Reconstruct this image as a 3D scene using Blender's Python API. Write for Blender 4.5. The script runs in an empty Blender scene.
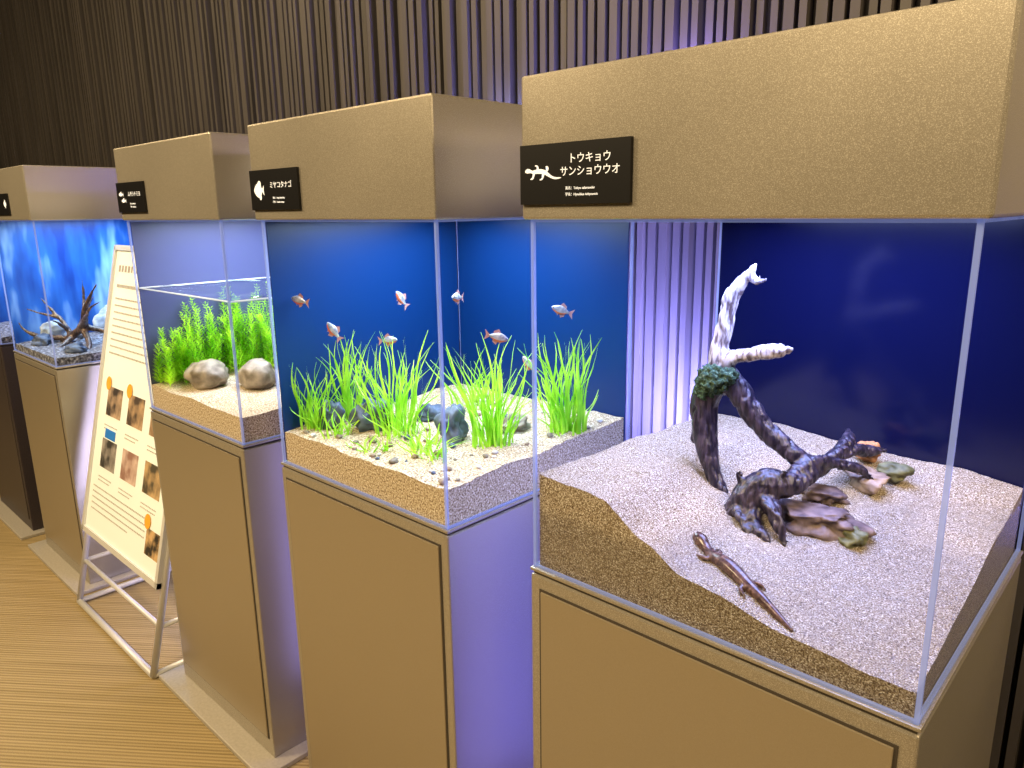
import bpy, bmesh, math, random
from mathutils import Vector, Matrix, noise
random.seed(7)
SC=bpy.context.scene
COL=bpy.context.collection
try: SC.view_settings.view_transform='Standard'
except Exception: pass

# ------------------------------------------------------------------ materials
def nt(name):
    m=bpy.data.materials.new(name); m.use_nodes=True
    t=m.node_tree; b=t.nodes['Principled BSDF']
    return m,t,b
def setp(b,**k):
    for a,v in k.items():
        n={'base':'Base Color','rough':'Roughness','metal':'Metallic','spec':'Specular IOR Level','emc':'Emission Color','ems':'Emission Strength','trans':'Transmission Weight','coat':'Coat Weight'}[a]
        if isinstance(v,tuple) and len(v)==3: v=v+(1,)
        b.inputs[n].default_value=v
def noise_mat(name,cols,scale=20,detail=4,rough=.6,metal=0,bump=0,stretch=(1,1,1),spec=.4,bscale=None,bdist=.002,smudge=0):
    m,t,b=nt(name); N=t.nodes; L=t.links
    tc=N.new('ShaderNodeTexCoord'); mp=N.new('ShaderNodeMapping'); mp.inputs['Scale'].default_value=stretch
    L.new(tc.outputs['Object'],mp.inputs[0])
    no=N.new('ShaderNodeTexNoise'); no.inputs['Scale'].default_value=scale; no.inputs['Detail'].default_value=detail
    L.new(mp.outputs[0],no.inputs['Vector'])
    cr=N.new('ShaderNodeValToRGB'); e=cr.color_ramp.elements
    for i,(p,c) in enumerate(cols):
        if i<2: el=e[i]; el.position=p
        else: el=e.new(p)
        el.color=tuple(c)+(1,)
    L.new(no.outputs['Fac'],cr.inputs[0]); L.new(cr.outputs[0],b.inputs['Base Color'])
    setp(b,rough=rough,metal=metal,spec=spec)
    if smudge:
        n3=N.new('ShaderNodeTexNoise'); n3.inputs['Scale'].default_value=3; n3.inputs['Detail'].default_value=3; L.new(tc.outputs['Object'],n3.inputs['Vector'])
        mr=N.new('ShaderNodeMapRange'); mr.inputs[1].default_value=.3; mr.inputs[2].default_value=.7; mr.inputs[3].default_value=rough-smudge; mr.inputs[4].default_value=rough+smudge
        L.new(n3.outputs['Fac'],mr.inputs[0]); L.new(mr.outputs[0],b.inputs['Roughness'])
    if bump:
        bp=N.new('ShaderNodeBump'); bp.inputs['Strength'].default_value=bump; bp.inputs['Distance'].default_value=bdist
        if bscale:
            n2=N.new('ShaderNodeTexNoise'); n2.inputs['Scale'].default_value=bscale; n2.inputs['Detail'].default_value=3
            L.new(mp.outputs[0],n2.inputs['Vector']); L.new(n2.outputs['Fac'],bp.inputs['Height'])
        else: L.new(no.outputs['Fac'],bp.inputs['Height'])
        L.new(bp.outputs[0],b.inputs['Normal'])
    return m
def plain(name,base,rough=.5,metal=0,spec=.4,em=None,ems=0):
    m,t,b=nt(name); setp(b,base=base,rough=rough,metal=metal,spec=spec)
    if em: setp(b,emc=em,ems=ems)
    return m
M={}
M['metal']=noise_mat('champagne_metal',[(.35,(.33,.30,.245)),(.58,(.40,.362,.298)),(.68,(.62,.58,.50))],scale=1000,detail=1,rough=.32,metal=.55,smudge=.04)
M['door']=noise_mat('champagne_door_metal',[(.3,(.37,.315,.225)),(.7,(.40,.34,.245))],scale=900,detail=1,rough=.31,metal=.55,smudge=.03)
M['shademetal']=noise_mat('shaded_cabinet_metal',[(.3,(.05,.04,.045)),(.7,(.075,.06,.065))],scale=200,rough=.4,metal=.4)  # champagne metal with the far end's shade painted into its colour
M['seam']=plain('dark_seam',(.05,.04,.03),rough=.6)
M['base']=noise_mat('pale_base_plate',[(.3,(.40,.37,.32)),(.7,(.47,.44,.39))],scale=120,rough=.5,metal=.2)
M['black']=plain('label_black',(.006,.006,.007),rough=.35)
M['white']=plain('label_white_glow',(.80,.82,.84),rough=.8,em=(.9,.92,.9),ems=.42)  # faint glow put into the white so shadow cannot speckle it
M['led']=plain('led_diffuser',(.9,.92,1),em=(.75,.82,1),ems=2)
m,t,b=nt('water_surface'); setp(b,base=(.9,.95,1),rough=.02,metal=1)
N=t.nodes;L=t.links; lw=N.new('ShaderNodeLayerWeight'); pw=N.new('ShaderNodeMath'); pw.operation='POWER'; pw.inputs[1].default_value=2.5
ma=N.new('ShaderNodeMath'); ma.operation='MULTIPLY_ADD'; ma.inputs[1].default_value=.7; ma.inputs[2].default_value=.05
L.new(lw.outputs['Facing'],pw.inputs[0]); L.new(pw.outputs[0],ma.inputs[0]); L.new(ma.outputs[0],b.inputs['Alpha']); M['water']=m
m,t,b=nt('glass_edge_glow'); setp(b,base=(.25,.32,.60),rough=.05,emc=(.35,.45,1.0),ems=.25); b.inputs['Alpha'].default_value=.5; M['edge']=m  # emission paints the LED light caught in the glass edges
M['back1']=plain('navy_back_panel',(.0026,.0040,.028),rough=.16,spec=.35)
M['back2']=plain('blue_back_film',(.0022,.024,.12),rough=.30,spec=.3)
M['back3']=plain('lavender_back_film',(.060,.070,.17),rough=.35)
M['back4']=noise_mat('icy_blue_back',[(.38,(.006,.035,.20)),(.54,(.018,.10,.38)),(.70,(.25,.45,.75))],scale=9,detail=3,rough=.3,stretch=(1,1,.25))
def sandmat(n,cols,scale,wet=None):
    m=noise_mat(n,cols,scale=scale,detail=2,rough=.9,bump=.8,bdist=.003,spec=.15)
    if wet:
        t=m.node_tree;N=t.nodes;L=t.links; b=N['Principled BSDF']
        tc=[x for x in N if x.type=='TEX_COORD'][0]; cr=[x for x in N if x.type=='VALTORGB'][0]
        sx=N.new('ShaderNodeSeparateXYZ'); L.new(tc.outputs['Object'],sx.inputs[0])
        n2=N.new('ShaderNodeTexNoise'); n2.inputs['Scale'].default_value=9; n2.inputs['Detail'].default_value=3; L.new(tc.outputs['Object'],n2.inputs['Vector'])
        ad=N.new('ShaderNodeMath'); ad.operation='MULTIPLY_ADD'; ad.inputs[1].default_value=.05; L.new(n2.outputs['Fac'],ad.inputs[0]); L.new(sx.outputs['Z'],ad.inputs[2])
        mr=N.new('ShaderNodeMapRange'); mr.inputs[1].default_value=wet+.025-.010; mr.inputs[2].default_value=wet+.025+.016; L.new(ad.outputs[0],mr.inputs[0])
        mx=N.new('ShaderNodeMixRGB'); mx.blend_type='MULTIPLY'; mx.inputs[0].default_value=1; L.new(cr.outputs[0],mx.inputs[1])
        m2=N.new('ShaderNodeMapRange'); m2.inputs[3].default_value=.68; m2.inputs[4].default_value=1; L.new(mr.outputs[0],m2.inputs[0]); L.new(m2.outputs[0],mx.inputs[2])
        L.new(mx.outputs[0],b.inputs['Base Color'])
        m3=N.new('ShaderNodeMapRange'); m3.inputs[3].default_value=.14; m3.inputs[4].default_value=.9; L.new(mr.outputs[0],m3.inputs[0]); L.new(m3.outputs[0],b.inputs['Roughness'])
        m4=N.new('ShaderNodeMapRange'); m4.inputs[3].default_value=.7; m4.inputs[4].default_value=.1; L.new(mr.outputs[0],m4.inputs[0]); L.new(m4.outputs[0],b.inputs['Specular IOR Level'])
    return m
M['sand1']=sandmat('tan_sand',[(.34,(.080,.052,.033)),(.46,(.26,.205,.14)),(.58,(.38,.33,.255)),(.72,(.80,.77,.72))],480,.094)
M['sand2']=sandmat('pale_gravel_sand',[(.34,(.16,.11,.07)),(.46,(.40,.32,.215)),(.60,(.58,.50,.37)),(.72,(.86,.82,.74))],260)
M['gravel']=noise_mat('dark_gravel',[(.35,(.03,.03,.04)),(.55,(.15,.16,.2)),(.7,(.4,.42,.5))],scale=90,detail=3,rough=.9,bump=1,bdist=.005)
def rockmat(n,a,b_,sc=25): return noise_mat(n,[(.35,a),(.65,b_)],scale=sc,detail=6,rough=.6,bump=.6,bdist=.004)
M['r_slate']=rockmat('slate_stone',(.03,.045,.08),(.11,.15,.24))
M['r_brown']=rockmat('brown_stone',(.05,.032,.034),(.19,.14,.13),45)
M['r_olive']=rockmat('olive_stone',(.06,.065,.025),(.18,.18,.08),50)
M['r_tan']=rockmat('tan_stone',(.16,.11,.08),(.36,.27,.19),45)
M['r_orange']=rockmat('orange_stone',(.32,.13,.05),(.5,.25,.1))
M['r_boulder']=rockmat('grey_brown_boulder',(.13,.11,.08),(.32,.28,.22),30)
M['r_pale']=rockmat('pale_stone',(.4,.4,.4),(.7,.7,.68),30)
M['r_icy']=rockmat('icy_grey_stone',(.16,.20,.26),(.42,.50,.58),22)
M['moss']=noise_mat('moss',[(.35,(.012,.026,.018)),(.6,(.06,.12,.065)),(.75,(.24,.32,.22))],scale=260,rough=.95,bump=1,bdist=.004)
def leafmat(n,a,b_):
    m,t,b=nt(n); N=t.nodes;L=t.links
    no=N.new('ShaderNodeTexNoise'); no.inputs['Scale'].default_value=18
    tc=N.new('ShaderNodeTexCoord'); L.new(tc.outputs['Object'],no.inputs['Vector'])
    cr=N.new('ShaderNodeValToRGB'); cr.color_ramp.elements[0].position=.35; cr.color_ramp.elements[1].position=.65
    cr.color_ramp.elements[0].color=a+(1,); cr.color_ramp.elements[1].color=b_+(1,)
    L.new(no.outputs['Fac'],cr.inputs[0]); L.new(cr.outputs[0],b.inputs['Base Color']); setp(b,rough=.45)
    tl=N.new('ShaderNodeBsdfTranslucent'); L.new(cr.outputs[0],tl.inputs[0]); mx=N.new('ShaderNodeMixShader'); mx.inputs[0].default_value=.45
    L.new(b.outputs[0],mx.inputs[1]); L.new(tl.outputs[0],mx.inputs[2]); L.new(mx.outputs[0],N['Material Output'].inputs[0])
    return m
M['grass']=leafmat('eelgrass_leaf',(.22,.62,.02),(.56,.95,.08))
M['fern']=leafmat('fern_leaf',(.22,.60,.015),(.58,.94,.05))
def driftmat(n,z0,z1,pale=(.66,.60,.56),dark1=(.010,.008,.018),dark2=(.070,.052,.075),dk=(.14,.10,.10)):
    m,t,b=nt(n); N=t.nodes;L=t.links
    tc=N.new('ShaderNodeTexCoord'); mp=N.new('ShaderNodeMapping'); mp.inputs['Scale'].default_value=(1,1,.22); L.new(tc.outputs['Object'],mp.inputs[0])
    no=N.new('ShaderNodeTexNoise'); no.inputs['Scale'].default_value=150; no.inputs['Detail'].default_value=5; L.new(mp.outputs[0],no.inputs['Vector'])
    c1=N.new('ShaderNodeValToRGB'); c1.color_ramp.elements[0].position=.42; c1.color_ramp.elements[1].position=.70
    c1.color_ramp.elements[0].color=dark1+(1,); c1.color_ramp.elements[1].color=dark2+(1,)
    c2=N.new('ShaderNodeValToRGB'); c2.color_ramp.elements[0].position=.40; c2.color_ramp.elements[1].position=.57
    c2.color_ramp.elements[0].color=dk+(1,); c2.color_ramp.elements[1].color=pale+(1,)
    L.new(no.outputs['Fac'],c1.inputs[0]); L.new(no.outputs['Fac'],c2.inputs[0])
    sx=N.new('ShaderNodeSeparateXYZ'); L.new(tc.outputs['Object'],sx.inputs[0])
    n2=N.new('ShaderNodeTexNoise'); n2.inputs['Scale'].default_value=30; L.new(tc.outputs['Object'],n2.inputs['Vector'])
    ad=N.new('ShaderNodeMath'); ad.operation='MULTIPLY_ADD'; ad.inputs[1].default_value=.06; L.new(n2.outputs['Fac'],ad.inputs[0]); L.new(sx.outputs['Z'],ad.inputs[2])
    mr=N.new('ShaderNodeMapRange'); mr.inputs[1].default_value=z0+.03; mr.inputs[2].default_value=z1+.03; L.new(ad.outputs[0],mr.inputs[0])
    mx=N.new('ShaderNodeMixRGB'); L.new(mr.outputs[0],mx.inputs[0]); L.new(c1.outputs[0],mx.inputs[1]); L.new(c2.outputs[0],mx.inputs[2])
    L.new(mx.outputs[0],b.inputs['Base Color']); setp(b,rough=.32)
    bp=N.new('ShaderNodeBump'); bp.inputs['Strength'].default_value=.7; bp.inputs['Distance'].default_value=.003; L.new(no.outputs['Fac'],bp.inputs['Height']); L.new(bp.outputs[0],b.inputs['Normal'])
    return m
M['drift']=driftmat('driftwood_bleached_top',.232,.26)
M['drift2']=driftmat('driftwood_dark',3,4,dark1=(.03,.02,.015),dark2=(.20,.13,.09))
M['sal']=noise_mat('salamander_skin',[(.35,(.032,.018,.019)),(.6,(.11,.065,.058)),(.75,(.24,.16,.14))],scale=160,rough=.2)
M['fish_s']=noise_mat('fish_silver',[(.35,(.14,.17,.25)),(.65,(.5,.5,.55))],scale=90,rough=.3,metal=.3)
M['fish_r']=plain('fish_red_orange',(.60,.14,.07),rough=.4)
M['fish_f']=plain('fish_fin',(.35,.18,.17),rough=.5)
M['eye']=plain('eye_black',(.01,.01,.01),rough=.2)

# ------------------------------------------------------------------ helpers
def meta(o,label=None,cat=None,group=None,kind=None):
    if label:o['label']=label
    if cat:o['category']=cat
    if group:o['group']=group
    if kind:o['kind']=kind
    return o
def place(o,loc,parent=None):
    o.location=loc
    COL.objects.link(o)
    if parent is not None:
        o.parent=parent
        w=Vector(parent['wloc'])
        o.matrix_parent_inverse=Matrix.Translation(-w)
    o['wloc']=list(loc)
    return o
def empty(name,loc):
    o=bpy.data.objects.new(name,None); o.empty_display_size=.05
    return place(o,loc)
def obj(name,bm,mats,loc=(0,0,0),parent=None,smooth=False):
    loc=Vector(loc)
    bmesh.ops.translate(bm,verts=bm.verts,vec=-loc)
    me=bpy.data.meshes.new(name); bm.normal_update(); bm.to_mesh(me); bm.free()
    for m in (mats if isinstance(mats,(list,tuple)) else [mats]): me.materials.append(m)
    if smooth:
        for p in me.polygons: p.use_smooth=True
    return place(bpy.data.objects.new(name,me),loc,parent)
def addbox(bm,x0,x1,y0,y1,z0,z1,mi=0,bev=0):
    r=bmesh.ops.create_cube(bm,size=1,matrix=Matrix.Translation(((x0+x1)/2,(y0+y1)/2,(z0+z1)/2))@Matrix.Diagonal((x1-x0,y1-y0,z1-z0,1)))
    fs=set(f for v in r['verts'] for f in v.link_faces)
    for f in fs: f.material_index=mi
    if bev:
        es=list(set(e for v in r['verts'] for e in v.link_edges))
        bmesh.ops.bevel(bm,geom=es,offset=bev,segments=2,affect='EDGES',profile=.5)
def box(name,x0,x1,y0,y1,z0,z1,mat,parent=None,bev=0):
    bm=bmesh.new(); addbox(bm,x0,x1,y0,y1,z0,z1,0,bev)
    return obj(name,bm,mat,((x0+x1)/2,(y0+y1)/2,z0),parent)
def quad(bm,pts,mi=0):
    f=bm.faces.new([bm.verts.new(p) for p in pts]); f.material_index=mi; return f
def rod(bm,a,b,r,seg=10,mi=0):
    a=Vector(a);b=Vector(b);d=b-a
    q=d.to_track_quat('Z','Y').to_matrix().to_4x4()
    rr=bmesh.ops.create_cone(bm,segments=seg,radius1=r,radius2=r,depth=d.length,cap_ends=True,matrix=Matrix.Translation((a+b)/2)@q)
    for v in rr['verts']:
        for f in v.link_faces: f.material_index=mi
def catmull(pts,n=6):
    P=[Vector(p) for p in pts]; out=[]
    for i in range(len(P)-1):
        p0=P[max(i-1,0)];p1=P[i];p2=P[i+1];p3=P[min(i+2,len(P)-1)]
        for k in range(n):
            t=k/n
            out.append(.5*((2*p1)+(-p0+p2)*t+(2*p0-5*p1+4*p2-p3)*t*t+(-p0+3*p1-3*p2+p3)*t**3))
    out.append(P[-1]); return out
def closedcat(pts,n=4):
    P=[Vector(p) for p in pts]; m=len(P); out=[]
    for i in range(m):
        p0,p1,p2,p3=P[i-1],P[i],P[(i+1)%m],P[(i+2)%m]
        for k in range(n):
            t=k/n; v=.5*((2*p1)+(-p0+p2)*t+(2*p0-5*p1+4*p2-p3)*t*t+(-p0+3*p1-3*p2+p3)*t**3); out.append((v.x,v.y))
    return out
def tube(bm,pts,seg=10):
    Q=catmull(pts); prev=None; n0=None
    for i,q in enumerate(Q):
        c=q.to_3d(); r=max(q[3],.0008)
        a=Q[max(i-1,0)].to_3d(); b=Q[min(i+1,len(Q)-1)].to_3d(); d=(b-a).normalized()
        if n0 is None: n0=d.orthogonal().normalized()
        n0=(n0-d*n0.dot(d)).normalized(); s=d.cross(n0)
        ring=[bm.verts.new(c+(n0*math.cos(2*math.pi*k/seg)+s*math.sin(2*math.pi*k/seg))*r) for k in range(seg)]
        if prev:
            for k in range(seg): bm.faces.new([prev[k],prev[(k+1)%seg],ring[(k+1)%seg],ring[k]])
        else: bm.faces.new(ring[::-1])
        prev=ring
    bm.faces.new(prev)
def organic(name,chains,mat,loc,voxel=.004,disp=.006,dscale=.03,parent=None,extra=None,ridge=0,sm=3):
    bm=bmesh.new()
    for c in chains: tube(bm,c)
    if extra:
        for (x,y,z,rx,ry,rz) in extra:
            bmesh.ops.create_icosphere(bm,subdivisions=3,radius=1,matrix=Matrix.Translation((x,y,z))@Matrix.Diagonal((rx,ry,rz,1)))
    o=obj(name,bm,mat,loc,parent)
    md=o.modifiers.new('r','REMESH'); md.mode='VOXEL'; md.voxel_size=voxel
    s=o.modifiers.new('s','SMOOTH'); s.iterations=sm
    bpy.context.view_layer.update()
    me=bpy.data.meshes.new_from_object(o.evaluated_get(bpy.context.evaluated_depsgraph_get()))
    o.modifiers.clear(); o.data=me
    for v in me.vertices:
        p=v.co+Vector(loc)
        k=noise.noise(p/dscale)*.7+noise.noise(p/dscale*2.7)*.3
        v.co+=v.normal*(k*disp)
        if ridge:
            q=Vector((p.x,p.y,p.z*.25))/(dscale*.5)
            v.co-=v.normal*(ridge*max(0,1-abs(noise.noise(q+Vector((9,3,1))))*5))
    for p in me.polygons: p.use_smooth=True
    return o
def rock(name,loc,size,mat,seed,label,cat='stone',rot=0,rough=.25,sub=4,group=None,flat=0):
    bm=bmesh.new(); bmesh.ops.create_icosphere(bm,subdivisions=sub,radius=1)
    for v in bm.verts:
        n=v.co.normalized()
        k=1+rough*noise.noise(n*1.3+Vector((seed*7.1,0,0)))+rough*.45*noise.noise(n*3.2+Vector((0,seed*3.3,0)))
        v.co=n*k
        if flat:
            if v.co.z>flat: v.co.z=flat+(v.co.z-flat)*.15
    bmesh.ops.transform(bm,verts=bm.verts,matrix=Matrix.Translation(loc)@Matrix.Rotation(rot,4,'Z')@Matrix.Diagonal((size[0],size[1],size[2],1)))
    o=obj(name,bm,mat,(loc[0],loc[1],loc[2]-size[2]),None,True)
    return meta(o,label,cat,group)
def text(body,size,loc,mat,parent,name='lettering',align='CENTER',spacing=1.0):
    c=bpy.data.curves.new('t','FONT'); c.body=body; c.size=size; c.align_x=align; c.extrude=.0003; c.space_line=spacing
    o=bpy.data.objects.new('t',c); COL.objects.link(o); bpy.context.view_layer.update()
    me=bpy.data.meshes.new_from_object(o.evaluated_get(bpy.context.evaluated_depsgraph_get()))
    bpy.data.objects.remove(o); me.materials.clear(); me.materials.append(mat)
    me.transform(Matrix.Rotation(math.pi/2,4,'X'))
    return place(bpy.data.objects.new(name,me),loc,parent)
def flat(name,pts,x,y,z,s,mat,parent,th=.0008):
    bm=bmesh.new()
    for i,poly in enumerate(pts):
        # single outline faces only, each stepped forward slightly so that overlapping outlines never share a plane
        yy=y-.0003-i*.00012
        vs=[bm.verts.new((x+px*s,yy,z+pz*s)) for px,pz in closedcat(poly)]
        bm.faces.new(vs)
    bmesh.ops.triangulate(bm,faces=bm.faces[:])
    return obj(name,bm,mat,(x,y,z),parent)

# ------------------------------------------------------------------ constants
ZG,ZH,ZT,D=.9628,1.5353,1.7382,.6066
X1,X2,X3,X4,X5=0,-.8105,-1.601,-3.132,-3.95

# ------------------------------------------------------------------ room
fm,t,b=nt('ribbed_carpet'); N=t.nodes;L=t.links
tc=N.new('ShaderNodeTexCoord'); mp=N.new('ShaderNodeMapping'); mp.inputs['Rotation'].default_value=(0,0,math.radians(-38)); L.new(tc.outputs['Object'],mp.inputs[0])
wv=N.new('ShaderNodeTexWave'); wv.wave_type='BANDS'; wv.bands_direction='Y'; wv.inputs['Scale'].default_value=24; wv.inputs['Distortion'].default_value=.15; wv.inputs['Detail'].default_value=1; wv.inputs['Detail Scale'].default_value=1
L.new(mp.outputs[0],wv.inputs['Vector'])
m2_=N.new('ShaderNodeMapping'); m2_.inputs['Scale'].default_value=(1.2,70,1); L.new(mp.outputs[0],m2_.inputs[0])
no=N.new('ShaderNodeTexNoise'); no.inputs['Scale'].default_value=1; no.inputs['Detail'].default_value=1; L.new(m2_.outputs[0],no.inputs['Vector'])
n5=N.new('ShaderNodeTexNoise'); n5.inputs['Scale'].default_value=320; n5.inputs['Detail'].default_value=1; L.new(tc.outputs['Object'],n5.inputs['Vector'])
m5=N.new('ShaderNodeMath'); m5.operation='MULTIPLY_ADD'; m5.inputs[1].default_value=.45; L.new(no.outputs['Fac'],m5.inputs[0])
m6=N.new('ShaderNodeMath'); m6.operation='MULTIPLY'; m6.inputs[1].default_value=.35; L.new(n5.outputs['Fac'],m6.inputs[0]); L.new(m6.outputs[0],m5.inputs[2])
mm=N.new('ShaderNodeMath'); mm.operation='MULTIPLY_ADD'; mm.inputs[1].default_value=.30; L.new(wv.outputs['Fac'],mm.inputs[0]); L.new(m5.outputs[0],mm.inputs[2])
cr=N.new('ShaderNodeValToRGB'); cr.color_ramp.elements[0].position=.25; cr.color_ramp.elements[1].position=.85
cr.color_ramp.elements[0].color=(.19,.14,.065,1); cr.color_ramp.elements[1].color=(.44,.34,.18,1)
L.new(mm.outputs[0],cr.inputs[0]); L.new(cr.outputs[0],b.inputs['Base Color']); setp(b,rough=1,spec=0)
bp=N.new('ShaderNodeBump'); bp.inputs['Distance'].default_value=.002; L.new(mm.outputs[0],bp.inputs['Height']); L.new(bp.outputs[0],b.inputs['Normal'])
meta(box('floor',-10,3,-4,1.02,-.1,0,fm),'golden brown ribbed carpet floor',None,None,'structure')
wm=noise_mat('dark_slat_wood',[(.3,(.044,.038,.034)),(.7,(.070,.061,.055))],scale=8,detail=2,rough=.5,stretch=(2,2,.2))
bm=bmesh.new(); addbox(bm,-10,3,1.0,1.1,0,3.6,1)
x=-9.9
while x<2.9:
    w=random.choice([.018,.022,.026]); dp=random.choice([.020,.030,.038])
    addbox(bm,x,x+w,1.0-dp,1.0,0,3.6,0); x+=w+random.choice([.012,.015,.018])
meta(obj('wall_back',bm,[wm,plain('slat_backing',(.012,.010,.010),.8)],(-3.5,1,0)),'dark brown vertical slatted wall',None,None,'structure')
dk=plain('dark_paint',(.02,.017,.016),.8)
meta(box('wall_left',-10.1,-10,-4,1.1,0,3.6,dk),'dark wall','','','structure')
meta(box('wall_right',3,3.1,-4,1.1,0,3.6,dk),'dark wall','','','structure')
meta(box('wall_front',-10,3,-4.1,-4,0,3.6,dk),'dark wall','','','structure')
meta(box('ceiling',-10,3,-4,1.1,3.6,3.7,dk),'dark ceiling','','','structure')

# ------------------------------------------------------------------ icons
SAL=[[(-1.02,.10),(-.98,.20),(-.86,.25),(-.72,.22),(-.58,.16),(-.40,.19),(-.1,.21),(.15,.16),(.35,.05),(.55,-.09),(.78,-.17),(1.08,-.19),(1.08,-.225),(.8,-.26),(.55,-.21),(.32,-.11),(.10,-.02),(-.2,.01),(-.5,.02),(-.70,.06),(-.88,.05)],
     [(-.54,.08),(-.42,.06),(-.46,-.10),(-.54,-.22),(-.68,-.24),(-.69,-.20),(-.60,-.15),(-.56,-.05)],
     [(.02,.06),(.15,.04),(.12,-.12),(.02,-.26),(-.12,-.28),(-.13,-.24),(-.02,-.19),(.02,-.08)],[(-.30,.14),(-.20,.16),(-.20,.30),(-.28,.38),(-.40,.38),(-.40,.34),(-.30,.30)],[(.20,.10),(.30,.06),(.40,.18),(.36,.30),(.24,.32),(.24,.28),(.31,.22)]]
FISH=[[(-1,0),(-.82,.34),(-.45,.62),(0,.70),(.35,.48),(.58,.14),(.92,.48),(.86,0),(.92,-.48),(.58,-.14),(.35,-.46),(0,-.68),(-.45,-.58),(-.82,-.30)],[(-.3,.55),(.0,.92),(.35,.82),(.32,.40)],[(-.1,-.55),(.15,-.92),(.38,-.76),(.32,-.40)]]
SLIM=[[(-1,0),(-.8,.16),(-.4,.28),(0,.30),(.4,.16),(.65,.06),(1.0,.34),(.92,0),(1.0,-.34),(.65,-.06),(.4,-.14),(0,-.26),(-.4,-.25),(-.8,-.14)],[(-.2,.26),(.05,.5),(.25,.4),(.2,.2)]]
def label(E,x,icon,title,sub,tsize=.0148):
    p=box('label_plate',x-.003,x+.192,-.012,-.0062,1.557,1.641,M['black'],E); p['label']='black label plate with white lettering'
    y=-.0122
    if icon=='sal': flat('salamander_symbol',SAL,x+.040,y,1.600,.032,M['white'],p)
    elif icon=='fish': flat('fish_symbol',FISH,x+.036,y,1.598,.022,M['white'],p)
    elif icon=='one': flat('fish_symbol',FISH,x+.150,y,1.600,.018,M['white'],p)
    else:
        flat('fish_symbol',SLIM,x+.030,y,1.608,.017,M['white'],p); flat('fish_symbol',SLIM,x+.046,y,1.590,.017,M['white'],p)
    if title:
        two='\n' in title
        text(title,tsize,(x+.125,y,1.6135 if two else 1.603),M['white'],p,'lettering',spacing=1.15)
        text(sub,.0050,(x+.083 if two else x+.090,y,1.577 if two else 1.580),M['white'],p,'small_lettering','LEFT',1.7)

# ------------------------------------------------------------------ aquarium units
def unit(x,name_label,back,reflect_left=None,icon=None,title=None,sub=None,body=None,led=6,ledc=(.62,.72,1),dx=0):
    body=body or M['metal']
    E=empty('display_aquarium',(x+.3,D/2,0)); meta(E,name_label,'aquarium','row of display aquariums')
    box('base_plate',x-.06,x+.645,-.065,D+.02,0,.016,M['base'],E,.003)
    bm=bmesh.new(); addbox(bm,x,x+.6,0,D,.016,ZG-.012,0,.003); addbox(bm,x+.004,x+.596,.004,D-.004,ZG-.014,ZG-.004,1); addbox(bm,x-.001,x+.601,-.001,D+.001,ZG-.006,ZG,0,.0015)
    obj('cabinet_body',bm,[body,M['seam']],(x+.3,D/2,0),E)
    bm=bmesh.new(); x0,x1,z0,z1=x+.02,x+.58,.07,ZG-.034
    addbox(bm,x0,x1,-.0015,.002,z0,z1,1); addbox(bm,x0+.004,x1-.004,-.004,.001,z0+.004,z1-.004,0,.0015)
    obj('cabinet_door',bm,[M['door'] if body is M['metal'] else body,M['seam']],(x+.3,0,z0),E)
    bm=bmesh.new(); addbox(bm,x-.006,x+.606,-.006,D+.006,ZH,ZT,0,.004)
    obj('hood',bm,M['metal'] if body is M['metal'] else body,(x+.3,D/2,ZH),E)
    box('light_strip',x+.08,x+.52,.08,D-.08,ZH-.0006,ZH,M['led'],E)
    bm=bmesh.new(); i=.006; a,b2,c,d=x+i,x+.6-i,i,D-i
    z0,z1=ZG,ZH
    e=.0028
    for px,py in((a,c),(b2,c),(b2,d),(a,d)): addbox(bm,px-e,px+e,py-e,py+e,z0,z1,0)
    addbox(bm,a,b2,c-e,c+e,z0,z0+.004,0); addbox(bm,b2-e,b2+e,c,d,z0,z0+.004,0); addbox(bm,a-e,a+e,c,d,z0,z0+.004,0)
    addbox(bm,a,b2,c-e,c+e,z1-.004,z1,0); addbox(bm,b2-e,b2+e,c,d,z1-.004,z1,0)
    g=obj('glass_tank',bm,[M['edge']],(x+.3,D/2,ZG),E); g['label']='glass tank drawn as edge strips with a painted glow'
    box('back_panel',a+.005,b2-.005,d-.008,d-.004,z0,z1,back,E)
    if reflect_left: box('reflection_panel',a-.001,a+.002,c+.006,d-.01,z0,z1,reflect_left,E)  # added opaque sheet; its colour stands in for reflection inside the left pane
    if icon: label(E,x+dx,icon,title,sub)
    l=bpy.data.lights.new('tank_led','AREA'); l.shape='RECTANGLE'; l.size=.42; l.size_y=.4; l.energy=led; l.color=ledc
    lo=bpy.data.objects.new('tank_led',l); COL.objects.link(lo); lo.location=(x+.3,D/2,ZH-.005)
    return E
unit(X1,'champagne metal aquarium stand with salamander tank and driftwood',M['back1'],None,'sal','トウキョウ\nサンショウウオ','英名：Tokyo salamander\n学名：Hynobius tokyoensis',led=13,ledc=(.31,.40,1))
unit(X2,'champagne metal aquarium stand with planted blue bitterling tank',M['back2'],M['back2'],'fish','ミヤコタナゴ','英名：Tokyo bitterling\n学名：Tanakia tanago',led=9.5,ledc=(.70,.86,1))
unit(X3,'champagne metal aquarium stand with boulders and ferny plants',M['back3'],M['back3'],'two','ムサシトミヨ','英名：Stickleback\n学名：Pungitius sp.',led=8.5,ledc=(.76,.84,1))
unit(X4,'champagne metal aquarium stand with branching driftwood on gravel',M['back4'],M['back4'],'one',None,None,led=9,ledc=(.5,.74,1),dx=.17)
unit(X5,'shade-painted aquarium stand with blue lit tank',M['back4'],M['back4'],None,body=M['shademetal'],led=7,ledc=(.4,.6,1))

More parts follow.
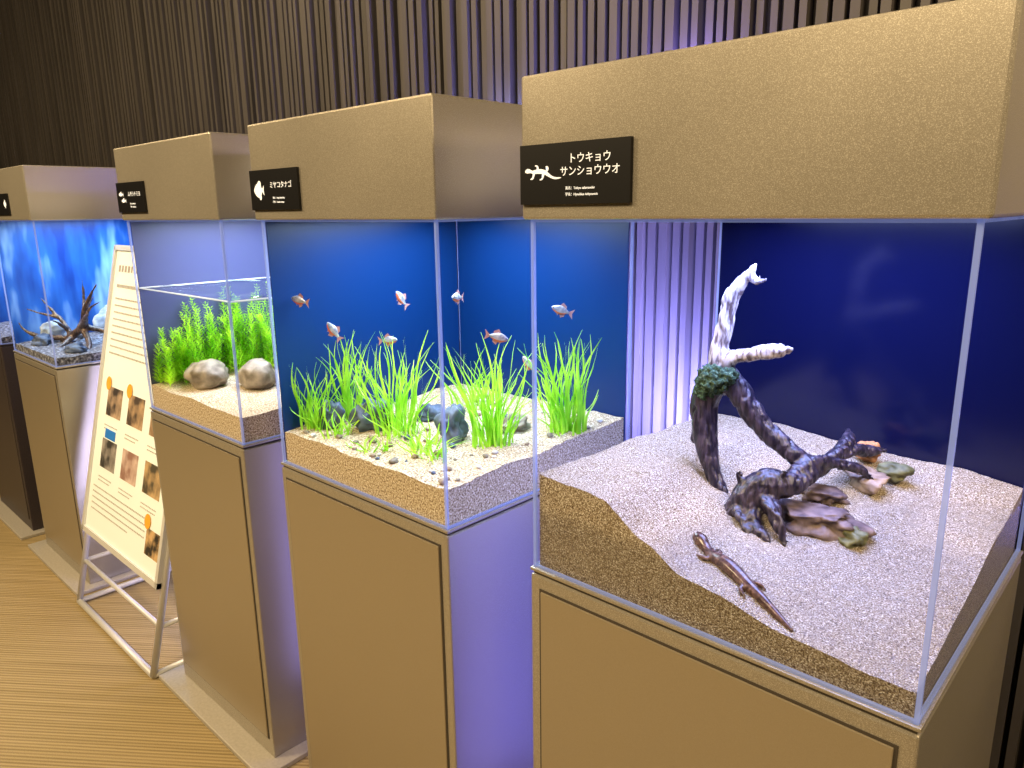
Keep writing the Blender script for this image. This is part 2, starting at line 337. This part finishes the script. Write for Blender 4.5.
# ------------------------------------------------------------------ sand
def lerp(a,b,t): return a+(b-a)*t
def prof(P,x):
    if x<=P[0][0]: return P[0][1]
    for (a,za),(b,zb) in zip(P,P[1:]):
        if x<=b:
            t=(x-a)/(b-a); t=t*t*(3-2*t)*.5+t*.5; return lerp(za,zb,t)
    return P[-1][1]
def hs1(x,y):
    s=min(max(y/D,0),1)
    f=prof([(0,1.13),(.14,1.119),(.21,1.072),(.28,1.038),(.44,1.006),(.52,.999),(.6,.992)],x)
    bk=prof([(0,1.112),(.3,1.106),(.6,1.085)],x)
    return lerp(f,bk,s)+.008*noise.noise(Vector((x*9,y*9,1)))+.0018*noise.noise(Vector((x*60,y*60,0)))
def hs2(x,y): return 1.040+.014*(y/D)+.010*noise.noise(Vector((x*9,y*9,3)))+.003*noise.noise(Vector((x*50,y*50,0)))
def hs3(x,y): return 1.034+.02*(y/D)+.005*noise.noise(Vector((x*8,y*8,5)))
def hs4(x,y): return .995+.015*(y/D)+.005*noise.noise(Vector((x*20,y*20,5)))
def sand(x,h,mat,lab):
    n=90; a,b2,c,d=x+.011,x+.589,.011,D-.018
    bm=bmesh.new(); g=[[bm.verts.new((lerp(a,b2,i/n),lerp(c,d,j/n),h(lerp(a,b2,i/n)-x if h is hs1 else lerp(a,b2,i/n),lerp(c,d,j/n)))) for j in range(n+1)] for i in range(n+1)]
    for i in range(n):
        for j in range(n): bm.faces.new([g[i][j],g[i+1][j],g[i+1][j+1],g[i][j+1]])
    rim=[g[i][0] for i in range(n)]+[g[n][j] for j in range(n)]+[g[i][n] for i in range(n,0,-1)]+[g[0][j] for j in range(n,0,-1)]
    lo=[bm.verts.new((v.co.x,v.co.y,ZG+.001)) for v in rim]
    k=len(rim)
    for i in range(k): bm.faces.new([rim[i],lo[i],lo[(i+1)%k],rim[(i+1)%k]])
    bm.faces.new(lo[::-1]); bmesh.ops.recalc_face_normals(bm,faces=bm.faces[:])
    return meta(obj('sand_bed',bm,mat,(x+.3,D/2,ZG+.001)),lab,'sand',None,'stuff')
sand(X1,hs1,M['sand1'],'sloping tan sand bed in salamander tank')
sand(X2,hs2,M['sand2'],'pale gravelly sand bed in planted tank')
sand(X3,hs3,M['sand2'],'pale sand bed under two boulders')
sand(X4,hs4,M['gravel'],'dark gravel bed under branching driftwood')
sand(X5,lambda x,y:hs4(x,y),M['gravel'],'dark gravel bed in dark blue tank')

# ------------------------------------------------------------------ tank 1 contents
ch=[
 [(.236,.285,1.462,.003),(.228,.28,1.449,.008),(.212,.28,1.428,.012),(.195,.28,1.400,.015),(.190,.28,1.357,.013),(.182,.28,1.323,.016),(.182,.28,1.285,.022),(.178,.28,1.250,.027)],
 [(.222,.28,1.444,.008),(.242,.278,1.434,.007),(.259,.275,1.438,.003)],
 [(.206,.28,1.420,.009),(.190,.285,1.414,.005),(.180,.285,1.400,.002)],
 [(.19,.28,1.37,.009),(.180,.275,1.352,.006),(.172,.275,1.33,.002)],
 [(.186,.28,1.29,.020),(.209,.278,1.306,.014),(.235,.275,1.313,.012),(.262,.27,1.322,.013),(.288,.265,1.328,.012),(.304,.262,1.332,.008),(.316,.26,1.336,.003)],
 [(.178,.28,1.262,.026),(.158,.278,1.222,.026),(.166,.27,1.180,.022),(.178,.262,1.138,.019),(.196,.255,1.100,.014),(.216,.25,1.078,.010),(.230,.245,1.06,.005)],
 [(.160,.28,1.215,.018),(.148,.285,1.175,.016),(.133,.29,1.140,.006)],
 [(.190,.28,1.275,.024),(.213,.285,1.252,.021),(.240,.29,1.216,.020),(.262,.295,1.188,.018),(.285,.297,1.172,.017),(.317,.30,1.150,.016),(.342,.31,1.132,.016)],
 [(.245,.20,1.055,.009),(.258,.21,1.072,.018),(.277,.22,1.100,.026),(.300,.235,1.118,.027),(.330,.26,1.118,.020),(.340,.31,1.128,.016),(.338,.36,1.122,.015),(.347,.41,1.140,.012),(.345,.45,1.150,.013),(.333,.48,1.160,.004)],
 [(.342,.40,1.130,.013),(.360,.44,1.135,.011),(.372,.48,1.128,.011),(.392,.51,1.125,.004)],
 [(.325,.27,1.128,.016),(.340,.31,1.145,.012),(.36,.36,1.132,.010),(.385,.40,1.118,.010),(.402,.41,1.10,.004)],
 [(.285,.215,1.09,.019),(.300,.19,1.062,.013),(.322,.175,1.058,.009),(.345,.165,1.045,.003)],
 [(.27,.215,1.08,.016),(.255,.19,1.06,.009),(.246,.165,1.048,.003)],
 [(.30,.23,1.10,.018),(.328,.20,1.085,.012),(.348,.185,1.062,.008),(.360,.175,1.045,.003)],
 [(.30,.23,1.11,.017),(.283,.26,1.095,.013),(.266,.30,1.078,.006)],
 [(.275,.22,1.10,.014),(.262,.215,1.122,.007),(.256,.21,1.138,.002)],
 [(.315,.245,1.12,.012),(.322,.235,1.14,.006),(.335,.23,1.148,.002)],
 [(.29,.22,1.10,.012),(.31,.20,1.10,.007),(.335,.19,1.09,.005),(.35,.185,1.075,.002)],
 [(.26,.205,1.075,.011),(.275,.185,1.075,.007),(.30,.17,1.055,.005),(.31,.155,1.042,.003)],
]
dw=organic('driftwood',ch,M['drift'],(.26,.28,1.05),voxel=.003,disp=.0035,dscale=.03,ridge=.0032,sm=2)
meta(dw,'branching driftwood with bleached top and dark root','driftwood')
ms=organic('moss_patch',[],M['moss'],(.18,.275,1.27),voxel=.003,disp=.012,dscale=.007,parent=dw,extra=[(.182,.266,1.268,.030,.025,.026),(.204,.265,1.276,.018,.016,.015),(.166,.266,1.250,.020,.019,.022)])
ms['label']='dark green moss'
rock('flat_stone',(.372,.275,1.066),(.060,.044,.030),M['r_brown'],1,'flat reddish brown stone leaning on driftwood root',rot=.3,rough=.7,flat=.45)
rock('round_stone',(.424,.265,1.052),(.024,.020,.017),M['r_olive'],2,'small olive stone beside brown stone',rough=.6)
rock('flat_stone',(.385,.43,1.096),(.038,.026,.017),M['r_tan'],3,'tan stone under driftwood branch',rot=-.4,rough=.7,flat=.5)
rock('round_stone',(.420,.475,1.103),(.025,.020,.016),M['r_olive'],4,'yellow green cobble beside driftwood',rough=.4)
rock('round_stone',(.362,.515,1.115),(.022,.018,.018),M['r_orange'],5,'small orange brown stone behind driftwood',rough=.5)
rock('flat_stone',(.345,.345,1.082),(.035,.025,.02),M['r_brown'],6,'dark brown stone among roots',rough=.7,flat=.4)
def salamander(pts,lab,k_=1):
    z=lambda x,y:hs1(x,y)
    r=[q*k_ for q in (.0068,.0106,.0080,.0098,.0114,.0112,.0096,.0076,.0056,.0024)]
    sp=[(x,y,z(x,y)+rr*.45,rr) for (x,y),rr in zip(pts,r)]
    chn=[sp]
    for i,sg in ((3,1),(3,-1),(6,1),(6,-1)):
        p=Vector(sp[i][:3]); d=(Vector(sp[i+1][:3])-p); n=Vector((-d.y,d.x,0)).normalized()*sg; f=d.normalized()*(-1 if i==3 else 1)
        a=p+n*.014*k_+f*.002; b2=p+n*.018*k_+f*.012*k_
        chn.append([(p.x,p.y,p.z,.0045*k_),(a.x,a.y,z(a.x,a.y)+.004,.0034*k_),(b2.x,b2.y,z(b2.x,b2.y)+.0022,.0028*k_)])
        for q in(-.5,0,.5):
            e=f*math.cos(q)+n*math.sin(q); c=b2+e*.005*k_; chn.append([(b2.x,b2.y,z(b2.x,b2.y)+.002,.0016),(c.x,c.y,z(c.x,c.y)+.001,.0013)])
    o=organic('salamander',chn,M['sal'],sp[5][:3],voxel=.0015,disp=.0001,dscale=.01,sm=5)
    return meta(o,lab,'salamander')
salamander([(.250,.100),(.261,.096),(.275,.089),(.292,.081),(.314,.073),(.336,.064),(.358,.054),(.384,.044),(.412,.034),(.438,.022)],'slim dark brown salamander lying on wet sand')

# ------------------------------------------------------------------ plants
def eelgrass(x,y,h,spread,n,seed,lab):
    rnd=random.Random(seed); bm=bmesh.new(); z0=hs2(x,y)
    for i in range(n):
        a=rnd.uniform(0,6.283); r=rnd.uniform(0,spread*.65); bx=x+math.cos(a)*r; by=y+math.sin(a)*r
        H=h*rnd.uniform(.35,1.12); lean=rnd.uniform(.1,1.2)*spread; w=rnd.uniform(.0018,.0034); ph=rnd.uniform(0,6.28); tw=rnd.uniform(0,3.14)
        pv=None; S=9
        for k in range(S+1):
            t=k/S; cx=bx+math.cos(a)*lean*t**1.6+.020*math.sin(t*4+ph)*t; cy=by+math.sin(a)*lean*t**1.6+.016*math.cos(t*4+ph)*t
            cx=min(max(cx,X2+.02),X2+.58); cy=min(max(cy,.02),D-.03)
            cz=z0-.006+H*(t-.12*t*t*lean/spread); ww=w*(1-.85*t**3); th=tw+t*1.4
            a1=bm.verts.new((cx+math.cos(th)*ww,cy+math.sin(th)*ww,cz)); a2=bm.verts.new((cx-math.cos(th)*ww,cy-math.sin(th)*ww,cz))
            if pv: bm.faces.new([pv[0],pv[1],a2,a1])
            pv=(a1,a2)
    return meta(obj('eelgrass_clump',bm,M['grass'],(x,y,z0),None,True),lab,'water plant','eelgrass clumps in planted tank')
G='bright green eelgrass clump rooted in pale gravel'
T='short sparse eelgrass tuft in pale gravel'
eelgrass(-.765,.07,.17,.05,48,1,G)
eelgrass(-.755,.17,.22,.055,50,11,G)
eelgrass(-.665,.07,.09,.05,20,2,T)
eelgrass(-.565,.17,.24,.085,80,3,'tall dense eelgrass clump beside dark stones')
eelgrass(-.430,.12,.10,.06,26,4,T)
eelgrass(-.335,.25,.24,.07,76,5,'tall dense eelgrass clump near glass corner')
eelgrass(-.265,.42,.225,.07,80,6,G)
eelgrass(-.36,.10,.07,.05,18,7,T)
eelgrass(-.60,.44,.15,.08,30,8,G)
eelgrass(-.52,.06,.05,.06,16,10,T)
for i,(x,y,s,k) in enumerate([(-.740,.105,(.034,.026,.044),'r_slate'),(-.635,.155,(.046,.036,.042),'r_slate'),(-.43,.22,(.042,.032,.048),'r_slate'),(-.60,.30,(.035,.03,.022),'r_slate'),(-.37,.36,(.035,.028,.022),'r_boulder')]):
    rock('slate_stone',(x,y,hs2(x,y)+s[2]*.6),s,M[k],10+i,'dark blue grey slate stone between eelgrass clumps',rot=i*1.1,rough=.55)
rnd=random.Random(5); kinds=['r_pale','r_tan','r_pale','r_boulder','r_tan','r_slate','r_boulder']
proto={}
for k in range(84):
    x=rnd.uniform(X2+.03,X2+.57); y=rnd.uniform(.03,D-.06)
    if rnd.random()<.45: y=rnd.uniform(.03,.2)
    s=rnd.uniform(.004,.0105); kk=rnd.choice(kinds); key=kk
    if key not in proto:
        o=rock('pebble',(x,y,hs2(x,y)+s*.4),(.009,.007,.005),M[kk],30+k,'small rounded pebble on pale gravel','pebble',rough=.35,sub=3,group='pebbles in planted tank'); proto[key]=o
    else:
        o=proto[key].copy(); COL.objects.link(o); q=s/.009; o.scale=(q,q,q); o.rotation_euler=(0,0,rnd.uniform(0,6.28)); o.location=(x,y,hs2(x,y)-.0015)
def fernclump(x,y,h,n,seed,lab):
    rnd=random.Random(seed); bm=bmesh.new(); z0=hs3(x,y)
    for i in range(n):
        a=rnd.uniform(0,6.283); lean=rnd.uniform(.01,.07); H=h*rnd.uniform(.5,1.05); bx=x+rnd.uniform(-.045,.045); by=y+rnd.uniform(-.05,.05); S=30; pp=None
        for k in range(S+1):
            t=k/S; c=Vector((bx+math.cos(a)*lean*t**1.5,by+math.sin(a)*lean*t**1.5,z0-.005+H*t))
            c.x=min(max(c.x,X3+.03),X3+.57); c.y=min(max(c.y,.03),D-.04)
            if pp is not None:
                quad(bm,[pp+Vector((-.0010,0,0)),pp+Vector((.0010,0,0)),c+Vector((.0010,0,0)),c+Vector((-.0010,0,0))])
            pp=c
            if k>1:
                L_=.028*(1-.6*t)+.004
                for j in range(4):
                    b_=a+1.57*j+k*.4+rnd.uniform(-.3,.3); d=Vector((math.cos(b_),math.sin(b_),.55)).normalized(); s=d.cross(Vector((0,0,1))).normalized()*.0018
                    q=[c,c+d*L_*.5+s,c+d*L_,c+d*L_*.5-s]
                    q=[Vector((min(max(v.x,X3+.012),X3+.588),min(max(v.y,.012),D-.02),v.z)) for v in q]
                    quad(bm,q)
    return meta(obj('ferny_plant',bm,M['fern'],(x,y,z0)),lab,'water plant','ferny plants in boulder tank')
fl='bushy green ferny plant along tank side'
fernclump(-1.54,.07,.18,16,1,fl)
fernclump(-1.54,.16,.25,24,2,fl)
fernclump(-1.53,.27,.28,26,3,fl)
fernclump(-1.48,.38,.28,24,4,'bushy green ferny plant behind boulder')
fernclump(-1.36,.49,.27,20,5,'bushy green ferny plant behind boulder')
fernclump(-1.22,.50,.24,14,6,'green ferny plant near back glass')
fernclump(-1.08,.50,.22,12,7,'green ferny plant near back glass')
rock('boulder',(-1.425,.115,1.072),(.070,.058,.045),M['r_boulder'],21,'large rounded grey brown boulder on sand',rough=.22)
rock('boulder',(-1.285,.205,1.075),(.064,.053,.048),M['r_boulder'],22,'rounded grey brown boulder beside ferny plants',rough=.22)
bm=bmesh.new(); n=48; WZ=1.335; g=[[bm.verts.new((lerp(X3+.011,X3+.589,i/n),lerp(.011,D-.02,j/n),WZ+.004*noise.noise(Vector((i*.30,j*.22,0))))) for j in range(n+1)] for i in range(n+1)]
for i in range(n):
    for j in range(n): bm.faces.new([g[i][j],g[i+1][j],g[i+1][j+1],g[i][j+1]])
for a in((X3+.010,X3+.590,.0105,.0125),(X3+.010,X3+.590,D-.022,D-.020),(X3+.010,X3+.012,.011,D-.02),(X3+.588,X3+.590,.011,D-.02)): addbox(bm,a[0],a[1],a[2],a[3],WZ-.002,WZ+.002,1)  # emissive strips paint the glint along the waterline
meta(obj('water_surface',bm,[M['water'],plain('waterline_glint',(.6,.7,.8),.2,em=(.7,.8,1),ems=.3)],(X3+.3,D/2,WZ),None,True),'clear rippled water surface in boulder tank','water',None,'stuff')

# ------------------------------------------------------------------ fish
def fish(x,y,z,head,lab,L_=.052,pitch=0):
    bm=bmesh.new()
    S=[(0,.05,.05),(.06,.16,.10),(.16,.28,.15),(.32,.40,.17),(.48,.41,.16),(.62,.31,.12),(.74,.18,.07),(.82,.11,.035),(.86,.10,.02)]
    prev=None;K=12
    for t,hh,ww in S:
        ring=[bm.verts.new((t-.45,math.cos(2*math.pi*k/K)*ww*.5,math.sin(2*math.pi*k/K)*hh*.5)) for k in range(K)]
        if prev:
            for k in range(K):
                f=bm.faces.new([prev[k],prev[(k+1)%K],ring[(k+1)%K],ring[k]]); f.material_index=1 if (math.sin(2*math.pi*(k+.5)/K)<-.3 and .1<t<.75) else 0
        else: bm.faces.new(ring[::-1])
        prev=ring
    bm.faces.new(prev)
    def fin(P):
        f=bm.faces.new([bm.verts.new((px,0,pz)) for px,pz in P]); f.material_index=2
    fin([(.38,.05),(.62,.24),(.54,0),(.62,-.24),(.38,-.05)])
    fin([(-.10,.18),(.02,.36),(.22,.24),(.24,.10)])
    fin([(-.02,-.18),(.06,-.34),(.22,-.22),(.22,-.10)])
    fin([(-.18,-.15),(-.10,-.28),(-.04,-.18)])
    for s in(1,-1):
        r=bmesh.ops.create_icosphere(bm,subdivisions=2,radius=.028,matrix=Matrix.Translation((-.36,s*.055,.03)))
        for v in r['verts']:
            for f in v.link_faces: f.material_index=3
    bmesh.ops.transform(bm,verts=bm.verts,matrix=Matrix.Translation((x,y,z))@Matrix.Rotation(head,4,'Z')@Matrix.Rotation(pitch,4,'Y')@Matrix.Scale(L_,4))
    return meta(obj('bitterling_fish',bm,[M['fish_s'],M['fish_r'],M['fish_f'],M['eye']],(x,y,z),None,True),lab,'fish','bitterlings in planted tank')
for i,(x,y,z,h,p) in enumerate([(-.770,.06,1.352,.3,.2),(-.730,.12,1.278,.9,1.0),(-.632,.25,1.348,1.6,.9),(-.687,.25,1.241,3.6,.1),(-.435,.25,1.364,1.9,.1),(-.311,.25,1.288,3.7,-.2),(-.28,.42,1.33,.4,.3),(-.36,.40,1.20,.2,.8)]):
    fish(x,y,z,h,'small silver and red-orange bitterling swimming',pitch=p,L_=.05)

# ------------------------------------------------------------------ tank 4 / 5 contents
c4=[[(-2.98,.16,.99,.012),(-2.90,.18,1.03,.018),(-2.80,.2,1.08,.016),(-2.74,.2,1.16,.012),(-2.68,.21,1.22,.008),(-2.62,.22,1.27,.003)],
    [(-2.80,.2,1.08,.014),(-2.70,.18,1.12,.010),(-2.62,.17,1.15,.006),(-2.58,.16,1.16,.003)],
    [(-2.90,.18,1.03,.014),(-2.95,.16,1.10,.009),(-3.0,.13,1.16,.006),(-3.02,.11,1.20,.003)],
    [(-2.76,.2,1.13,.010),(-2.80,.22,1.20,.007),(-2.79,.22,1.28,.003)],
    [(-2.70,.18,1.12,.009),(-2.67,.20,1.17,.006),(-2.60,.22,1.20,.003)],
    [(-2.84,.19,1.06,.010),(-2.88,.24,1.13,.007),(-2.86,.28,1.2,.003)],
    [(-2.92,.17,1.06,.010),(-2.86,.12,1.10,.006),(-2.80,.08,1.12,.003)],
    [(-2.96,.15,1.11,.008),(-3.02,.10,1.13,.005),(-3.07,.06,1.15,.003)],
    [(-2.94,.16,1.02,.014),(-3.02,.10,1.02,.012),(-3.08,.05,1.05,.008),(-3.10,.03,1.09,.004)],
    [(-2.80,.2,1.06,.014),(-2.72,.19,1.02,.012),(-2.64,.16,.99,.008)],[(-2.88,.18,1.03,.014),(-2.84,.12,1.0,.010),(-2.80,.07,.99,.006)],[(-2.9,.18,1.03,.012),(-2.98,.24,1.01,.009),(-3.04,.28,1.0,.005)],
    [(-2.80,.2,1.08,.014),(-2.72,.28,1.05,.010),(-2.64,.34,1.02,.006)]]
meta(organic('branch_driftwood',c4,M['drift2'],(-2.85,.18,.99),voxel=.005,disp=.004,dscale=.03),'dark twisted driftwood with bare branches on gravel','driftwood')
rock('pale_stone',(-3.05,.40,1.06),(.034,.07,.07),M['r_icy'],41,'icy grey craggy stone behind driftwood',rough=.5)
rock('pale_stone',(-3.06,.16,1.04),(.030,.055,.05),M['r_icy'],46,'icy grey stone at tank side behind branches',rough=.5)
rock('slate_stone',(-2.66,.12,1.01),(.05,.04,.025),M['r_slate'],43,'dark stone on gravel near glass',rough=.4)
rock('slate_stone',(-2.98,.08,1.01),(.05,.04,.03),M['r_slate'],44,'dark stone on gravel near glass',rough=.4)
rock('pale_stone',(-3.45,.30,1.04),(.05,.07,.06),M['r_icy'],45,'icy grey stone in dark blue tank',rough=.5)

# ------------------------------------------------------------------ information board on A-frame
E=empty('information_board_stand',(-2.02,.1,0)); meta(E,'white poster board leaning on white metal A-frame stand','sign')
wh=plain('white_tube',(.66,.66,.66),rough=.4,metal=.2)
yb=lambda z:-.075+.242*z
bm=bmesh.new(); xl,xr=-2.42,-1.675; z0,z1=.0,1.43
for x in(xl,xr):
    rod(bm,(x,yb(0),.014),(x,yb(1.4),1.4),.012); rod(bm,(x,.55,.014),(x,yb(1.38)+.02,1.38),.011)
    rod(bm,(x,yb(0),.014),(x,.55,.014),.011); rod(bm,(x,yb(.18),.18),(x,.42,.18),.009)
rod(bm,(xl,yb(0),.014),(xr,yb(0),.014),.012); rod(bm,(xl,.55,.014),(xr,.55,.014),.011); rod(bm,(xl,yb(.18),.18),(xr,yb(.18),.18),.009)
obj('stand_frame',bm,wh,(-2.02,.2,0),E,True)
ta=math.atan(.242); nrm=Vector((0,-math.cos(ta),math.sin(ta)))
def bp3(x,z,off): return Vector((x,yb(z),z))+nrm*off
def slab(bm,x0,x1,za,zb,o0,o1,mi=0):
    P=[bp3(x0,za,o0),bp3(x1,za,o0),bp3(x1,zb,o0),bp3(x0,zb,o0)]; Q=[bp3(x0,za,o1),bp3(x1,za,o1),bp3(x1,zb,o1),bp3(x0,zb,o1)]
    vs=[bm.verts.new(p) for p in P+Q]
    for f in((0,1,2,3),(7,6,5,4),(0,4,5,1),(1,5,6,2),(2,6,7,3),(3,7,4,0)):
        ff=bm.faces.new([vs[k] for k in f]); ff.material_index=mi
bm=bmesh.new(); slab(bm,xl+.012,xr-.012,.32,1.42,.012,.022,0)
pb=obj('poster_panel',bm,plain('poster_paper',(.88,.97,1.0),rough=.7),(-2.02,yb(.32),.32),E)
bm=bmesh.new()
for a in((xl,xl+.02,.31,1.43),(xr-.02,xr,.31,1.43),(xl,xr,.31,.33),(xl,xr,1.41,1.43)): slab(bm,a[0],a[1],a[2],a[3],.008,.030)
obj('poster_frame',bm,wh,(-2.02,yb(.32),.31),E)
bm=bmesh.new(); rr=random.Random(3)
def lines(x0,x1,zt,n,dz,h,w0=.005):
    for i in range(n):
        x=x0; z=zt-i*dz; end=x1-(rr.uniform(0,.3)*(x1-x0) if i==n-1 else 0)
        while x<end:
            w=rr.uniform(w0,w0*1.9); slab(bm,x,min(x+w,end),z,z+h,.0225,.0232); x+=w+w0*1.1
lines(-2.36,-1.80,1.33,1,.03,.024,.012); lines(-2.36,-1.9,1.27,1,.03,.012); lines(-2.36,-1.74,1.225,9,.026,.006)
lines(-2.36,-1.84,.50,5,.022,.005)
for x in(-2.32,-2.11,-1.90): lines(x,x+.13,.745,2,.014,.004); lines(x,x+.13,.545,2,.014,.004)
obj('printed_text',bm,plain('print_ink',(.40,.36,.33),rough=.8),(-2.02,yb(.5),.5),pb)
cols=[((.05,.04,.04),(.5,.36,.25)),((.08,.06,.05),(.52,.36,.22)),((.3,.2,.12),(.65,.52,.4)),((.04,.04,.04),(.35,.32,.3)),((.3,.17,.14),(.65,.5,.45)),((.08,.07,.05),(.55,.38,.2)),((.03,.025,.02),(.6,.4,.2))]
k=0
for z in(.785,.585):
    for x in(-2.32,-2.11,-1.90):
        bm=bmesh.new(); slab(bm,x,x+.145,z,z+.11,.0225,.0235)
        obj('photo_print',bm,noise_mat('photo_print_%s'%'abcdefg'[k],[(.4,cols[k][0]),(.6,cols[k][1])],scale=14,rough=.5),(x+.08,yb(z),z),pb); k+=1
bm=bmesh.new(); slab(bm,-1.82,-1.70,.39,.48,.0236,.0245); obj('photo_print',bm,noise_mat('photo_print_g',[(.4,cols[6][0]),(.6,cols[6][1])],scale=20),(-1.73,yb(.4),.4),pb)
for (x,z,c) in((-2.32,.905,(.90,.42,.04)),(-2.11,.905,(.90,.42,.04)),(-1.82,.50,(.90,.42,.04))):
    bm=bmesh.new(); P=[bp3(x+.026*math.cos(a*math.pi/12),z+.026*math.sin(a*math.pi/12),.0250) for a in range(24)]
    bm.faces.new([bm.verts.new(p) for p in P]); obj('round_badge',bm,plain('badge_ink',c,.6),(x,yb(z),z),pb)
bm=bmesh.new(); slab(bm,-2.30,-2.20,.700,.735,.0225,.0245); obj('blue_caption',bm,plain('blue_ink',(.02,.2,.7),.6),(-2.25,yb(.7),.7),pb)

# ------------------------------------------------------------------ lights
def area(loc,target,size,energy,color,name='ceiling_lamp',sy=None,spread=None):
    l=bpy.data.lights.new(name,'AREA'); l.size=size; l.energy=energy; l.color=color
    if sy: l.shape='RECTANGLE'; l.size_y=sy
    if spread: l.spread=spread
    o=bpy.data.objects.new(name,l); COL.objects.link(o); o.location=loc; o.rotation_euler=(Vector(target)-Vector(loc)).to_track_quat('-Z','Y').to_euler()
def point(loc,e,c,r=.015,name='violet_wall_light'):
    l=bpy.data.lights.new(name,'POINT'); l.energy=e; l.color=c; l.shadow_soft_size=r
    o=bpy.data.objects.new(name,l); COL.objects.link(o); o.location=loc
WARM=(1,.75,.42)
area((-.2,-2.4,3.3),(0,0,.9),.8,95,WARM)
area((-2.6,-2.2,3.3),(-2.2,0,.5),.8,120,WARM)
area((-5,-1.6,3.4),(-5,0,0),.8,40,WARM)
area((1.9,-1.2,3.0),(.6,.4,1),.6,30,WARM)
area((-1.5,.3,3.5),(-1.5,.95,1.7),.5,14,(1,.84,.70))
area((1.5,.2,2.3),(.95,1,1.0),.3,26,WARM,'warm_wall_fill')  # added fill light, warms the slats at the right edge
for xs,e,c in((X1,1.7,(.20,.19,1)),(X2,1.5,(.34,.30,1)),(X3,8,(.62,.58,1))):
    area((xs-.010,.32,.52),(xs-1,.28,.52),.30,e,c,'flank_fill',.84)  # added fill hidden between cabinets, tints the neighbour's side violet
for xs,e in((X1,.10),(X2,.14),(X3,.35)):
    area((xs-.012,.30,1.64),(xs-1,.25,1.64),.28,e,(1,.84,.66),'hood_flank_fill',.14)  # added warm fill behind each hood edge, lifts the next hood's side
V=(.26,.26,1)
area((-.14,.72,.72),(-.36,1.0,1.16),.30,48,V,'violet_wall_light',.10,spread=1.5)  # added violet fill, hidden behind the cabinet to tint the gap wall
area((.66,.72,.75),(.84,1.0,1.25),.20,14,V,'violet_wall_light',.10,spread=1.5)  # second added fill, tints the slats right of the near cabinet
point((-.28,.90,1.88),6,(.26,.20,1))
point((-.95,.88,1.86),1.6,(.25,.3,1))
w=bpy.data.worlds.new('w'); SC.world=w; w.use_nodes=True; w.node_tree.nodes['Background'].inputs[0].default_value=(.06,.05,.045,1); w.node_tree.nodes['Background'].inputs[1].default_value=.4

# ------------------------------------------------------------------ camera
cd=bpy.data.cameras.new('camera'); co=bpy.data.objects.new('camera',cd); COL.objects.link(co); SC.camera=co
cd.sensor_width=36; cd.lens=36*739.07/1024; cd.clip_start=.02
yaw,pit,rol=.7558,.2323,-.0148
F=Vector((-math.sin(yaw)*math.cos(pit),math.cos(yaw)*math.cos(pit),-math.sin(pit))); R0=Vector((math.cos(yaw),math.sin(yaw),0)); U0=R0.cross(F)
R=R0*math.cos(rol)+U0*math.sin(rol); U=-R0*math.sin(rol)+U0*math.cos(rol)
co.matrix_world=Matrix(((R.x,U.x,-F.x,.7658),(R.y,U.y,-F.y,-.8523),(R.z,U.z,-F.z,1.551),(0,0,0,1)))
for o in bpy.data.objects:
    if 'wloc' in o: del o['wloc']
